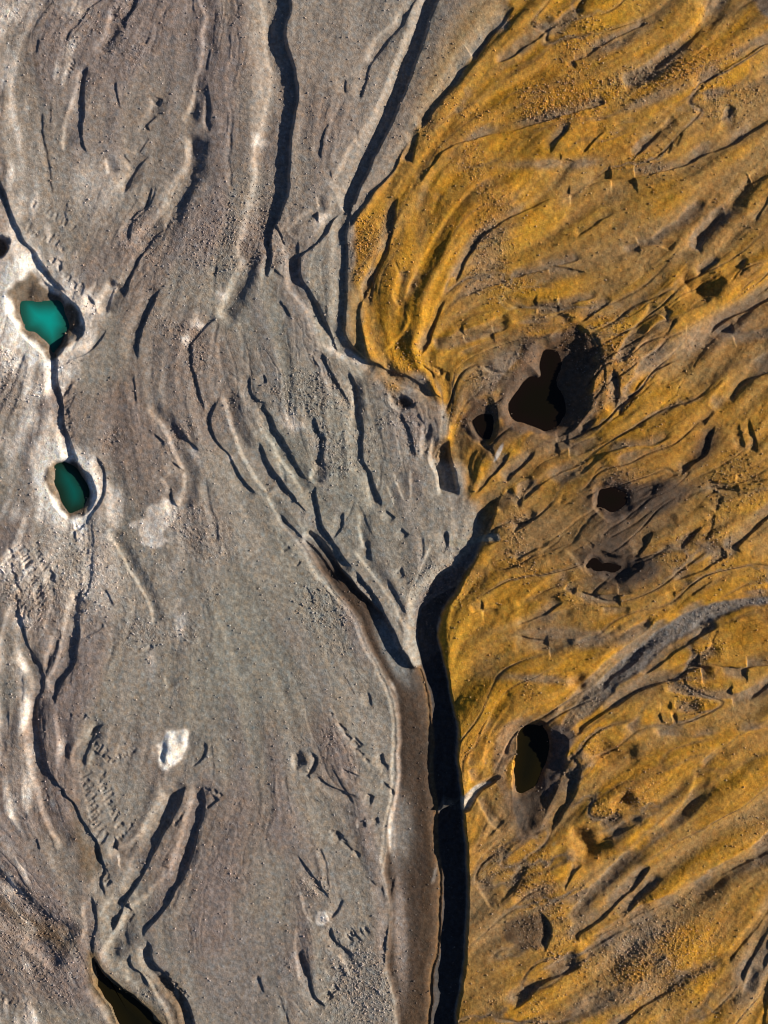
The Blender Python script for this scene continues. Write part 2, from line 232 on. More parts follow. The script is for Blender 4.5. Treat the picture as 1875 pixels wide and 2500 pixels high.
# sheet 32
for w, s in ((11, '900,620 800,770 700,870 600,960 500,1030 430,1090 410,1150'), (8, '980,700 850,830 700,980 690,1000'), (6, '800,1000 620,1100 480,1180'), (7, '1085,735 1065,785'), (15, '450,1280 350,1330 200,1390 100,1480 -20,1570'),
             (9, '170,930 240,990 248,1080 200,1200'), (9, '1680,920 1580,1060 1480,1150 1420,1220 1380,1260'), (9, '1680,1020 1580,1190 1510,1300 1480,1400'), (8, '1680,1150 1600,1340'), (11, '1060,1430 950,1490 800,1570 680,1670'),
             (6, '640,1450 460,1520'), (7, '110,620 60,690 0,780 -80,860'), (6, '250,740 100,820 0,900'), (20, '425,-40 390,150 330,280 245,430'), (7, '1245,-10 1215,50'), (6, '1659,560 1300,720'), (5, '1280,860 1330,850'), (6, '550,1090 800,960 1040,860'), (6, '470,610 380,690 340,800'),
             (7, '850,360 720,410 560,480'), (5, '640,250 630,330 560,400'), (6, '1659,1480 1640,1659'), (5, '150,1300 0,1290'), (6, '300,100 260,200')): D('32', w, s)
for w, s in ((12, '1680,530 1400,640 1200,760 1040,830 850,920 690,1010 550,1090 420,1160'), (9, '420,1170 330,1250 220,1330 100,1400 -30,1460'), (9, '860,310 700,390 540,440'), (8, '330,710 0,870'), (9, '1200,0 1170,150 1050,320 700,600 590,740 350,990'),
             (9, '1680,900 1500,1100 1280,1250 1080,1350 700,1420 450,1530'), (7, '560,780 200,900 0,970'), (8, '1560,1280 1500,1480'), (8, '320,200 240,330 180,420'), (6, '700,280 560,380'), (9, '1659,440 1500,560 1250,690')): L('32', w, s)
F('32', '1659,200 1300,400 900,560'); F('32', '1200,950 800,1200 400,1450'); F('32', '1400,1659 900,1659')

# ------------------------------------------------------------------ polygons
def poly(tile, s): return P(tile, s)
def catmull(pts, step=4.0, closed=False):
    p = np.array(pts, float); n = len(p)
    if n < 3 and not closed:
        k = max(2, int(np.hypot(*(p[1]-p[0]))/step)); return p[0]+(p[-1]-p[0])*np.linspace(0, 1, k)[:, None]
    out = []
    for i in range(n if closed else n-1):
        if closed: a, b, c, d = p[i-1], p[i], p[(i+1) % n], p[(i+2) % n]
        else: a, b, c, d = p[max(i-1, 0)], p[i], p[i+1], p[min(i+2, n-1)]
        k = max(1, int(np.hypot(*(c-b))/step)); t = (np.arange(k)/k)[:, None]
        out.append(0.5*((2*b)+(c-a)*t+(2*a-5*b+4*c-d)*t**2+(3*b-a-3*c+d)*t**3))
    if not closed: out.append(p[-1:])
    return np.concatenate(out)
def window(lo, hi):
    i0 = max(0, int((lo[0]+MX)/G)-1); i1 = min(NX, int((hi[0]+MX)/G)+2)
    j0 = max(0, int((lo[1]+MY)/G)-1); j1 = min(NY, int((hi[1]+MY)/G)+2)
    return j0, max(j0, j1), i0, max(i0, i1)
def inside(pl, x, y):
    r = np.zeros(x.shape, bool); n = len(pl)
    for i in range(n):
        (x1, y1), (x2, y2) = pl[i], pl[(i+1) % n]
        if y1 == y2: continue
        r ^= ((y1 > y) != (y2 > y)) & (x < (x2-x1)*(y-y1)/(y2-y1)+x1)
    return r
def dist_to(pl, x, y):
    d = np.full(x.shape, 1e9, np.float32); n = len(pl)
    for i in range(n):
        a = pl[i]; b = pl[(i+1) % n]; e = b-a; q = e@e+1e-9
        t = np.clip(((x-a[0])*e[0]+(y-a[1])*e[1])/q, 0, 1)
        d = np.minimum(d, (x-a[0]-t*e[0])**2+(y-a[1]-t*e[1])**2)
    return np.sqrt(d)
def sdf(pts, pad, smooth=True, step=8):  # signed distance (inside positive) on a window
    pl = catmull(pts, step, True) if smooth else np.array(pts, float)
    w = window(pl.min(0)-pad, pl.max(0)+pad); j0, j1, i0, i1 = w
    x, y = WX[j0:j1, i0:i1], WY[j0:j1, i0:i1]
    d = dist_to(pl, x, y); return w, np.where(inside(pl, x, y), d, -d)
def full(pts, pad=60, smooth=True):
    w, d = sdf(pts, pad, smooth); r = np.full((NY, NX), -pad, np.float32); r[w[0]:w[1], w[2]:w[3]] = d; return r

# ------------------------------------------------------------------ carve the lines
DEPD = np.zeros((NY, NX), np.float32); DEPL = np.zeros((NY, NX), np.float32)      # depth carved by the two kinds of scarp
FLOOR = np.zeros((NY, NX), np.float32)
Q1 = np.zeros((NY, NX), np.float32); Q2 = np.zeros((NY, NX), np.float32)
def on_edge(p): return p[0] < 10 or p[0] > 1865 or p[1] < 10 or p[1] > 2490
def carve(kind, w, pts, kw):
    pts = list(pts)
    e0 = on_edge(pts[0]) and 'k' not in kw; e1 = on_edge(pts[-1]) and 'k' not in kw
    if len(pts) < 2: return None
    def ext(a, b):
        v = np.array(a)-np.array(b); v = v/np.hypot(*v)*260; return tuple(np.array(a)+v)
    if e0: pts = [ext(pts[0], pts[1])]+pts
    if e1: pts = pts+[ext(pts[-1], pts[-2])]
    c = catmull(pts, 5.0)
    seg = c[1:]-c[:-1]; ln = np.hypot(seg[:, 0], seg[:, 1])+1e-6; cum = np.concatenate([[0], np.cumsum(ln)]); tot = cum[-1]
    th2 = 2*np.arctan2(seg[:, 1], seg[:, 0]); mid = (c[1:]+c[:-1])/2
    ii = np.clip(((mid[:, 0]+MX)/G).astype(int), 0, NX-1); jj = np.clip(((mid[:, 1]+MY)/G).astype(int), 0, NY-1)
    wt = 0.05 if w >= 40 else 0.5+min(w, 12)/8
    np.add.at(Q1, (jj, ii), np.cos(th2)*wt*ln); np.add.at(Q2, (jj, ii), np.sin(th2)*wt*ln)
    if kind == 'F': return c
    if kind == 'D' and pts[0][0] > 1150 and tot < 70 and 'k' not in kw and random.random() < .6: return c
    if kind == 'D':
        dep = kw.get('k', 1)*(.6 if pts[0][0] > 1150 and tot < 75 else 1)*(w+(2.5 if w < 14 else 1))*S*TAN_E*(1.15 if pts[0][0] < 1150 else 1.22); br = kw.get('br', max(4.0, min(.3*w, 7))); fl = kw.get('fl', 0.45*w); bl = kw.get('bl', 14+2.2*w)
    else:
        bl = kw.get('bl', w*1.35); dep = w*S*(0.62 if pts[0][0] < 1150 else .55); fl = 0.5*w; br = 14+2.2*w if 'bl' not in kw else 6
    R = max(fl+bl, br+fl)+6
    j0, j1, i0, i1 = window(c.min(0)-R, c.max(0)+R)
    if j1-j0 < 2 or i1-i0 < 2: return c
    bd = np.full((j1-j0, i1-i0), 1e6, np.float32); bu = np.zeros_like(bd); bt = np.zeros_like(bd)
    for k in range(len(seg)):
        a, b = c[k], c[k+1]
        u0, u1, v0, v1 = window(np.minimum(a, b)-R, np.maximum(a, b)+R)
        if u1 <= u0 or v1 <= v0: continue
        x = WX[u0:u1, v0:v1]-a[0]; y = WY[u0:u1, v0:v1]-a[1]
        ex, ey = seg[k]/ln[k]
        t = np.clip(x*ex+y*ey, 0, ln[k]); rx = x-t*ex; ry = y-t*ey
        d = np.sqrt(rx*rx+ry*ry)
        nx_, ny_ = -ey, ex
        if nx_*SUN2[0]+ny_*SUN2[1] < 0: nx_, ny_ = -nx_, -ny_
        sl = (slice(u0-j0, u1-j0), slice(v0-i0, v1-i0))
        m = d < bd[sl]
        bd[sl] = np.where(m, d, bd[sl]); bu[sl] = np.where(m, np.where(rx*nx_+ry*ny_ >= 0, d, -d), bu[sl]); bt[sl] = np.where(m, cum[k]+t, bt[sl])
    tp = min(0.22*tot, 16+w)
    tl0 = np.ones_like(bt) if e0 or kw.get('keep') else sst(bt/tp); tl1 = np.ones_like(bt) if e1 or kw.get('keep') else sst((tot-bt)/tp)
    am = dep*tl0*tl1
    if w < 25: am = am*(0.92+0.16*n20[j0:j1, i0:i1])
    if kind == 'D': pr = np.where(bu > 0, 1-sst(bu/br), 1-sst((-bu-fl)/bl))
    else: pr = np.where(bu < 0, 1-sst(-bu/bl), 1-sst((bu-fl)/br))
    v = am*np.where(bd < 1e5, pr, 0)
    T_ = DEPD if kind == 'D' else DEPL
    T_[j0:j1, i0:i1] = np.maximum(T_[j0:j1, i0:i1], v)
    if kind == 'D' and w >= 8:
        FLOOR[j0:j1, i0:i1] = np.maximum(FLOOR[j0:j1, i0:i1], np.where((bu < 1) & (bu > -fl-6) & (bd < 1e5), tl0*tl1, 0))

    return c
TRACE = [(k_[0], k_[1], carve(*k_)) for k_ in LINES]
# ------------------------------------------------------------------ flow direction and streaks (line integral convolution)
q1 = sum(k*blur(Q1, s) for s, k in ((28, 1), (75, 3), (190, 7))); q2 = sum(k*blur(Q2, s) for s, k in ((28, 1), (75, 3), (190, 7)))
ang = 0.5*np.arctan2(q2, q1)+0.12*n60+0.08*n20
def follow(x, y, dx, dy, n, step=7.0, turn=.25):
    out = [(x, y)]
    for _ in range(n):
        i, j = int((x+MX)/G), int((y+MY)/G)
        if not (0 <= i < NX and 0 <= j < NY): break
        a = ang[j, i]; vx, vy = math.cos(a), math.sin(a)
        if vx*dx+vy*dy < 0: vx, vy = -vx, -vy
        dx, dy = dx+(vx-dx)*turn+random.uniform(-.10, .10), dy+(vy-dy)*turn+random.uniform(-.10, .10); q = math.hypot(dx, dy); dx, dy = dx/q, dy/q
        x += dx*step; y += dy*step; out.append((x, y))
    return out
def grey_side(x, y): return x < np.interp(y, [-300, 0, 500, 800, 1000, 1400, 1700, 2800], [1050, 1020, 850, 900, 1080, 1030, 900, 880])
CALM = [(560, 1580, 190, 330), (610, 2250, 180, 330), (300, 960, 60, 200)]
nat = 0
while nat < 90:
    x, y = random.uniform(-150, 2025), random.uniform(-200, 2700); g = grey_side(x, y)
    if any(((x-a)/c)**2+((y-b)/d)**2 < 1 for a, b, c, d in CALM): continue
    if not g: continue
    th = random.uniform(0, 6.28); p_ = follow(x, y, math.cos(th), math.sin(th), random.choice((8, 12, 16, 22, 30)), turn=.8)
    if len(p_) > 3: carve('L' if random.random() < .38 else 'D', random.uniform(1.5, 3.4), p_, {'bl': random.uniform(9, 24), 'br': 3.2, 'k': random.uniform(.3, .65)}); nat += 1
major = [t for t in TRACE if t[0] != 'F' and t[1] >= 6 and len(t[2]) > 12]
for _ in range(260):
    kd, w, c = random.choice(major); i = random.randrange(4, len(c)-4); x, y = c[i]; tx, ty = c[i+2]-c[i-2]; q = math.hypot(tx, ty); tx, ty = tx/q, ty/q
    if any(((x-a)/c_)**2+((y-b)/d)**2 < 1 for a, b, c_, d in CALM): continue
    if x > 1080 and random.random() < .6: continue
    if ty > 0: tx, ty = -tx, -ty
    an = random.uniform(22, 52)*random.choice((1, -1)); cs, sn = math.cos(math.radians(an)), math.sin(math.radians(an))
    if w > 25 and (tx*sn+ty*cs, ) and tx*cs-ty*sn < 0 and random.random() < .7: continue
    p_ = follow(x, y, tx*cs-ty*sn, tx*sn+ty*cs, random.choice((3, 4, 5, 7, 10)), turn=.10)
    carve('L' if random.random() < .3 else 'D', random.uniform(1.4, 3), p_, {'bl': random.uniform(5, 12), 'br': 3, 'k': random.uniform(.4, .8)})
DEP = DEPD+DEPL*np.clip(1-DEPD/.8, .2, 1)
VX = np.cos(ang).astype(np.float32).ravel(); VY = np.sin(ang).astype(np.float32).ravel()
def lic(src, steps, h):
    s = src.ravel(); acc = s.copy()
    for sg in (1, -1):
        px = np.tile(np.arange(NX, dtype=np.float32), NY); py = np.repeat(np.arange(NY, dtype=np.float32), NX)
        dx = sg*VX; dy = sg*VY
        for k in range(steps):
            px += h*dx; py += h*dy
            np.clip(px, 0, NX-1, out=px); np.clip(py, 0, NY-1, out=py)
            ix = (py+.5).astype(np.int32)*NX+(px+.5).astype(np.int32)
            vx, vy = VX[ix], VY[ix]; f = np.where(vx*dx+vy*dy < 0, -1, 1).astype(np.float32)
            dx, dy = vx*f, vy*f
            acc = acc+s[ix]
    return nrm(acc.reshape(NY, NX))
l_f = lic(noise(3.0), 7, 1.0); l_m = lic(noise(6.5), 13, 1.8); l_c = lic(noise(14), 46, 2.0); l_x = lic(noise(28), 62, 2.6); l_h = nrm(blur(lic(noise(6), 46, 1.5), 2)); l_c = nrm(blur(l_c, 4.5)); l_x = nrm(blur(l_x, 7))
def ridge(a, w): return np.exp(-(a/w)**2)

# ------------------------------------------------------------------ regions
OCH = poly('01', '1650,-900 1650,60 1520,240 1400,380 1280,540 1150,720 1060,850 950,1000 870,1130 790,1230 720,1320 700,1400 690,1500 670,1659 650,1860 640,1990 630,2110 660,2210 730,2320 800,2380 960,2460 1100,2540 1200,2620 1330,2680 1250,2840 1255,2980 1300,3220 1420,3300 1480,3420 1440,3560 1350,3720 1300,3840 1200,4000 1172,4120 1205,4220 1235,4350 1265,4570 1295,4720 1310,4980 1325,5110 1337,5300 1355,5460 1365,5680 1360,5880 1350,6180 1335,6360 1305,6580 1290,7600 4300,7600 4300,-900')
och_d = full(OCH, 120, False)
soft = 5+26*sst((1480-Y0)/300)
och = sst((och_d+.35*soft*(n20+n60)*sst((soft-6)/10))/soft+.5)
BED = poly('21', '290,200 380,360 470,470 560,600 640,700 690,840 760,980 830,1110 880,1260 905,1400 910,1550 900,1659 860,1900 830,2110 812,2320 835,2480 840,2700 830,2960 880,3130 930,3500 1290,3500 1300,3260 1330,3040 1345,2860 1355,2560 1360,2360 1350,2140 1332,1980 1320,1790 1305,1659 1290,1400 1260,1250 1230,1030 1200,900 1120,960 1040,1000 960,900 860,700 700,500 560,330 400,130 330,120')
bed_d = full(BED, 60)
WASH = poly('22', '2300,480 1659,530 1450,555 1250,590 1120,640 960,740 800,860 660,980 560,1080 450,1180 350,1290 290,1400 330,1430 420,1390 560,1290 700,1130 800,1060 880,990 1000,880 1150,800 1300,720 1500,640 1659,610 2300,560')
wash_d = full(WASH, 60)
OUT = poly('31', '1190,245 1270,235 1390,135 1520,85 1540,105 1450,165 1405,250 1320,295 1260,300')
out_d = full(OUT, 40)

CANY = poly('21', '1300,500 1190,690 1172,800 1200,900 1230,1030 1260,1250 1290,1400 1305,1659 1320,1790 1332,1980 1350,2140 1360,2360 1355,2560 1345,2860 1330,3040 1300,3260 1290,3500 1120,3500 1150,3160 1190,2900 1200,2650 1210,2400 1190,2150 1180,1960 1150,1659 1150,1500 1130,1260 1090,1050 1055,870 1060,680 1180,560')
H = np.zeros((NY, NX), np.float32)
# broad relief
H += 0.10*n200+0.035*n60
bed_in = sst(bed_d/11)
H -= 0.10*sst(wash_d/12)
CAN_ = sst(full(CANY, 60)/12+.7)
# rills and streaks
def blob(cx, cy, rx, ry, rot=0):
    c, s = math.cos(math.radians(rot)), math.sin(math.radians(rot)); x = X0-cx; y = Y0-cy
    u = (x*c-y*s)/rx; v = (x*s+y*c)/ry; return np.exp(-(u*u+v*v)).astype(np.float32)
calm = np.clip(1.0*blob(560, 1560, 230, 330, 10)+.8*blob(620, 2250, 200, 330)+.7*blob(300, 900, 110, 260)+.6*blob(60, 1080, 90, 200)+.5*blob(500, 420, 110, 120)+.7*blob(50, 2420, 150, 120)+.6*blob(300, 1560, 160, 250)+.4*blob(240, 200, 200, 300), 0, 1)
calm = calm*(1-och)
rough = mix(0.55+0.45*och, 0.30, calm)*(1-0.75*bed_in)
turb = np.clip(blob(1430, 1000, 330, 330)+blob(1500, 1350, 330, 160)+.8*blob(1250, 1860, 160, 260)+.6*blob(1750, 700, 230, 260), 0, 1)*och
H += rough*((.003+.004*och)*l_f+(.008+.008*och)*l_m+(.044+.040*och)*l_c+(.075+.090*och)*l_x)
quiet = 1-.7*np.clip(blob(1480, 2150, 330, 330)+blob(1200, 600, 200, 260)+.8*blob(1600, 1600, 260, 90)+.6*blob(1500, 300, 300, 130), 0, 1)*och
hair = sst(.55+.45*n60+.35*n200)*(1-.55*calm)
H += (1-.6*bed_in)*hair*(.016*l_h-.034*ridge(l_h, .13)*sst(.5*l_x+.5))*(1-.35*och)
H -= rough*quiet*(0.010*ridge(l_m, .16)*sst(l_x*.6+.2)*(1-och)+0.080*ridge(l_c, .10)*sst(.5*n60+.3*l_x+.1)*(1-.65*och*(1-turb))+0.10*ridge(l_x, .055)*sst(.5*n60+.5))*(1+0.4*turb)*(.4+.55*och)
H -= turb*0.04*ridge(l_c+.3*l_m, .16)
gravel = np.clip(sst(.7*n60+.4*n20-.5)*.45+sst(wash_d/15)*.3+.8*blob(1600, 2350, 170, 110, 20)+.7*blob(1520, 210, 230, 40, 15)+.8*blob(880, 2420, 90, 110)+.8*blob(1080, 1430, 80, 60, 40)+.4*blob(60, 2330, 120, 120)+.6*blob(560, 560, 150, 90, 35)+.3*blob(90, 2240, 140, 60, -35)+.5*blob(200, 1400, 130, 120)+.5*blob(1000, 880, 60, 40, -30), 0, 1)*(1-.6*bed_in)
fine = nrm(blur(rng.standard_normal((NY, NX), dtype=np.float32), 1.6))
H += (0.0025+0.011*gravel)*fine+(0.003+.006*gravel)*n4+0.004*n8
H -= np.maximum(DEP, .36*sst(bed_d/16)+.06*sst(bed_d/60)+.5*DEP*bed_in*(1-CAN_))

FAN = poly('31', '1175,300 1190,240 1212,195 1240,215 1275,228 1340,190 1420,120 1460,110 1440,160 1380,210 1310,255 1250,275')
fan_d = full(FAN, 40); H += .58*sst(fan_d/7)*sst((1120-X0)/25+.3)*(1+.25*n8)
# ------------------------------------------------------------------ sinkholes
SINKS = []     # (sdf full, water polygon, water level, colour key, label)
def wob(p, a): return [(x+random.uniform(-a, a), y+random.uniform(-a, a)) for x, y in p]
def sink(tile, rim, water, zw, key, label, deep=0.25, p=0.7, pw=1.0, rimw=14, lip=0.0):
    rp = wob(poly(tile, rim), 0 if key == 'turq' else 3.5); w, d = sdf(rp, 70); j0, j1, i0, i1 = w
    x, y = WX[j0:j1, i0:i1], WY[j0:j1, i0:i1]
    base = float(np.median(H[j0:j1, i0:i1][np.abs(d) < 10]))
    h = H[j0:j1, i0:i1]
    if water:
        wp = catmull(wob(poly(tile, water), 0 if key == 'turq' else 2.5), 6, True); wp = wp+np.array([[.9*math.sin(i_*.9)+1.1*math.sin(i_*.37+1), .9*math.cos(i_*1.1)+1.1*math.sin(i_*.43)] for i_ in range(len(wp))]); iw = inside(wp, x, y); dw = dist_to(wp, x, y)
        t = np.where(iw, 1, np.clip(d, 0, None)/(np.clip(d, 0, None)+dw+1e-3))
        c = wp.mean(0); pe = mix(pw, p, sst(((x-c[0])*SUN2[0]+(y-c[1])*SUN2[1])/50+.5))
        prof = zw*t**pe+np.where(iw, -deep*sst(dw/22), 0)-0.02*iw
        SINKS.append([rp, wp, base+zw, key, label])
        k = sst(d/26)*t
        H[j0:j1, i0:i1] = np.where(d > 0, h+(base-h)*np.clip(k*1.6, 0, 1)+prof+(.05*n20[j0:j1, i0:i1]+.03*n8[j0:j1, i0:i1]+.02*l_m[j0:j1, i0:i1])*np.clip(4*t*(1-t), 0, 1), h)
    else:
        dd = d+5*n20[j0:j1, i0:i1]+1.5*n8[j0:j1, i0:i1]+3; t = sst(np.clip(dd, 0, None)/rimw); SINKS.append([rp, None, None, key, label])
        H[j0:j1, i0:i1] = h+zw*t*(1+.12*n20[j0:j1, i0:i1]+.05*n8[j0:j1, i0:i1])+lip*np.exp(-(d/16)**2)
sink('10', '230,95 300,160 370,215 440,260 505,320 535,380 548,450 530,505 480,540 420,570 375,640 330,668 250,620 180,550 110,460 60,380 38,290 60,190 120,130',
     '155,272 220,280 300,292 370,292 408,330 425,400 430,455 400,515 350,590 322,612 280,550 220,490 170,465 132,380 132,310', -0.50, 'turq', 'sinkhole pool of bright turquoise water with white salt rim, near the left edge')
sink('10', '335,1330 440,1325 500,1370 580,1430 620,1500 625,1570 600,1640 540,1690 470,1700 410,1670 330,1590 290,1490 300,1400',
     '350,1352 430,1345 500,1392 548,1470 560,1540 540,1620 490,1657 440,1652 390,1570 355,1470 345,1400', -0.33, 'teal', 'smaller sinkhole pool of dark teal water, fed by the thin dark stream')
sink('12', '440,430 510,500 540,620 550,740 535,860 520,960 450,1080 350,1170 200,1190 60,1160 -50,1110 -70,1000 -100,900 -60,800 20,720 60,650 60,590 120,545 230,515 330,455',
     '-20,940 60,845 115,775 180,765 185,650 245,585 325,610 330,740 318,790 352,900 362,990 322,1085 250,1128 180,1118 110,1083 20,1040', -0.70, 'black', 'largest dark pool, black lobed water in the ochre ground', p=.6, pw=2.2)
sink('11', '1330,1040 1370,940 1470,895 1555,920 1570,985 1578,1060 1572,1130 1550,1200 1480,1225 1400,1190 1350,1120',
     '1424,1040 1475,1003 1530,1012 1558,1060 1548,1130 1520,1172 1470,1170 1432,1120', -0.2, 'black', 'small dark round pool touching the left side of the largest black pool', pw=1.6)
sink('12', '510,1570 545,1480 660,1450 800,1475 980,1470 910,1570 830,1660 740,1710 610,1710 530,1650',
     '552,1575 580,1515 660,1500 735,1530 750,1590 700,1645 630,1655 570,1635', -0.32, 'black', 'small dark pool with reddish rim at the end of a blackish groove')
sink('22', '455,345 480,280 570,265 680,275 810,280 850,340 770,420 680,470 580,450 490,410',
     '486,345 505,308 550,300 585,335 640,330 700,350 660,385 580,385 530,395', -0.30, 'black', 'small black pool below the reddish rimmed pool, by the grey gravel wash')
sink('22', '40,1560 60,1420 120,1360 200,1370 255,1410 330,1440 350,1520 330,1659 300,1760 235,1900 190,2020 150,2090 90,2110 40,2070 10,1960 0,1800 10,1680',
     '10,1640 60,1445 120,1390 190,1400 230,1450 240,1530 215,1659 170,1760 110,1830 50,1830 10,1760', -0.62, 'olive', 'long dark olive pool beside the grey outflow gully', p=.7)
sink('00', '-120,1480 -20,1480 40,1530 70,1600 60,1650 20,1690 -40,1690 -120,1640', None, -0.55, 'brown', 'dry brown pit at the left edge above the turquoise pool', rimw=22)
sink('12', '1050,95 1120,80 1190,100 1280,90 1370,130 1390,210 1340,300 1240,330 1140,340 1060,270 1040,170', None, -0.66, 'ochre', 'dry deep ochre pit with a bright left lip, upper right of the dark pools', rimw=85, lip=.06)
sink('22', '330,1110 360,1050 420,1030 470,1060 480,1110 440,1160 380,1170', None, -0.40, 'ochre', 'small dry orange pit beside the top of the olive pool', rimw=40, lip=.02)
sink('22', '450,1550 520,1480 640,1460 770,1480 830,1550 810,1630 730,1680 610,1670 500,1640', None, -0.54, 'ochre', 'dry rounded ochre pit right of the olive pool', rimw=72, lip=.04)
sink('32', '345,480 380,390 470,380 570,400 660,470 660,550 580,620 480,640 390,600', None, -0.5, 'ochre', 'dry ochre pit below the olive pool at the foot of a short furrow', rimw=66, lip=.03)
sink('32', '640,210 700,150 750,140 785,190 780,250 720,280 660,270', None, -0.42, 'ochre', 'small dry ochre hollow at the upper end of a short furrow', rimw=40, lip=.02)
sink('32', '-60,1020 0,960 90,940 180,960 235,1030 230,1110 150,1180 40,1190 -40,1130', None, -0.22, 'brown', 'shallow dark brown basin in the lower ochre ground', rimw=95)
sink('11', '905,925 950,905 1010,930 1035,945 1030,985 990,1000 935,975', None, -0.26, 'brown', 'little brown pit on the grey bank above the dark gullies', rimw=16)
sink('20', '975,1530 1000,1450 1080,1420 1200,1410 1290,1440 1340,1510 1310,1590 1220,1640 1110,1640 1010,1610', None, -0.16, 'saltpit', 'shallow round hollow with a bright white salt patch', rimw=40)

sink('30', '598,1190 625,1255 665,1315 725,1390 790,1440 860,1490 940,1545 1010,1605 1060,1680 1100,1900 850,1900 780,1680 700,1570 640,1480 600,1400',
     '604,1215 625,1268 662,1325 720,1400 790,1452 850,1500 925,1560 1000,1620 1040,1680 1080,1880 870,1880 790,1680 705,1562 648,1472 606,1392', -0.24, 'olive', 'narrow olive black water channel at the bottom edge under the twin gullies', p=1.5, pw=1.2)
# stream between the two teal pools, olive channel water
# ------------------------------------------------------------------ colour of the ground
def col(*c): return np.array(c, np.float32)
def lay(C, c, a): return C+(col(*c)-C)*np.clip(a, 0, 1)[..., None]
C = np.empty((NY, NX, 3), np.float32); C[:] = col(.315, .290, .245)
pur = sst(.45*n200+.35*n60+.35*l_x+.25*gravel+.25)
C = lay(C, (.262, .212, .182), .9*pur)
C = lay(C, (.36, .305, .25), .5*sst(.5*l_c-.3))
C = lay(C, (.33, .275, .235), .55*np.clip(blob(300, 250, 420, 350)+blob(820, 200, 180, 300), 0, 1))
C = lay(C, (.285, .285, .245), .75*np.clip(blob(560, 1600, 180, 260)+blob(700, 900, 130, 200)+blob(760, 1080, 90, 110)+blob(820, 1250, 150, 180), 0, 1))
# ochre
om = sst(.72+.24*l_c+.30*l_x+.22*n60-.15*n200)
O = np.empty_like(C); O[:] = col(.475, .232, .018)
O = lay(O, (.39, .222, .06), .75*sst(.5+.5*l_m+.3*n20)*(1-om*.5))
O = lay(O, (.30, .185, .075), .9*(1-om))
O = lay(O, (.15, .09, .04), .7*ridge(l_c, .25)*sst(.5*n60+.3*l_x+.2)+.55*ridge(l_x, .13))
O = lay(O, (.36, .17, .03), .45*sst(.7*n60*l_x))
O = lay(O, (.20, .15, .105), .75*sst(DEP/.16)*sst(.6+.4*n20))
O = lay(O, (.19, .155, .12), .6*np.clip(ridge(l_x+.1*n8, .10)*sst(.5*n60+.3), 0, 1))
for b in ((1010, 250, 35, 200, -28), (1360, 400, 105, 12, 2), (1600, 240, 90, 12, 20), (1500, 110, 70, 18, 28), (1180, 640, 40, 120, -30), (1400, 1550, 140, 18, -3), (1310, 1655, 90, 10, -4), (1560, 2300, 90, 40, 18), (1480, 2440, 130, 25, 20), (1840, 2380, 35, 110, -25), (1700, 830, 150, 30, 20)):
    O = lay(O, (.23, .18, .135), .62*np.clip(1.4*blob(*b)+.25*blob(*b)*l_m, 0, 1))
for b in ((1240, 930, 130, 60, 0), (1290, 1290, 90, 70, 0), (1430, 1330, 130, 70, -30), (1180, 2280, 55, 180, 0), (1260, 2270, 90, 60, 0), (1220, 1990, 50, 90, 0)):
    O = lay(O, (.26, .17, .085), .6*np.clip(1.2*blob(*b), 0, 1))
for b in ((1130, 1120, 40, 60, 0), (1110, 1560, 60, 160, 0), (1130, 1680, 45, 60, 0), (1300, 820, 300, 40, 12), (1500, 60, 90, 60, 30), (1250, 700, 60, 170, -30), (1400, 520, 170, 60, 20), (1800, 1170, 90, 70, 30)):
    O = lay(O, (.48, .25, .018), .65*np.clip(1.1*blob(*b), 0, 1)*sst(.6+.4*l_c))
C *= np.array([.93, .90, .885], np.float32)
C = lay(C, (.225, .19, .19), .38*sst(.6*l_x+.3*l_c+.15)); C = lay(C, (.37, .325, .28), .35*sst(-.7*l_x+.2*l_c-.15))
C = lay(C, (.36, .215, .075), .45*sst(1+och_d/75)*sst(.5*l_c+.4*l_m+.2)*sst((1600-Y0)/300))
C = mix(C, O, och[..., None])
C = lay(C, (.20, .125, .06), .55*och*np.clip(1.2*blob(1580, 1270, 320, 150, 15)+.6*blob(1250, 950, 130, 120)+.5*blob(1820, 1000, 110, 150), 0, 1)*sst(.45+.5*l_c+.3*l_x))
# strip between the two upper channels is half grey
C = lay(C, (.37, .235, .09), .85*np.clip(1.2*blob(1150, 110, 70, 200, -30)+1.2*blob(1015, 400, 55, 190, -30)+blob(920, 640, 45, 150, -20)+blob(880, 800, 28, 130, 0), 0, 1)*(1-.7*och)*sst(.8+.3*l_c))
C = lay(C, (.30, .255, .20), .7*np.clip(1.3*blob(1100, 180, 16, 130, -30), 0, 1)*sst(.7+.3*l_c))
# gravel wash and river bed
C = lay(C, (.15, .125, .115), .8*sst(full(poly('21', '1450,180 1250,390 1110,510 1030,640 1035,800 1060,960 1062,690 1190,560 1310,470 1420,300'), 40)/14+.4))
C = lay(C, (.165, .152, .14), .9*sst(wash_d/10)*sst((X0-1330)/300+.35)); C = lay(C, (.25, .18, .105), .7*sst(wash_d/10)*sst(.8-(X0-1330)/300))
bl_ = bed_in*sst((Y0-1290)/120)
C = lay(C, (.066, .042, .028), .94*bl_); C = lay(C, (.105, .064, .034), .5*bl_*sst(.6*l_c+.1)); C = lay(C, (.06, .042, .03), .5*bl_*sst(.5*l_m+.5*n60))
for b in ((968, 1930, 9, 150, 0), (978, 2280, 15, 120, 2)): C = lay(C, (.34, .28, .24), .9*np.clip(1.5*blob(*b), 0, 1)*bed_in)
C = lay(C, (.27, .245, .215), .7*np.clip(1.6*blob(986, 2030, 20, 66, 0), 0, 1)*bed_in)
C = lay(C, (.52, .46, .40), .9*sst(blob(957, 2040, 12, 75, 3)*2-.6)); C = lay(C, (.24, .235, .22), bl_*sst(blob(960, 1590, 22, 80, 25)*1.6))
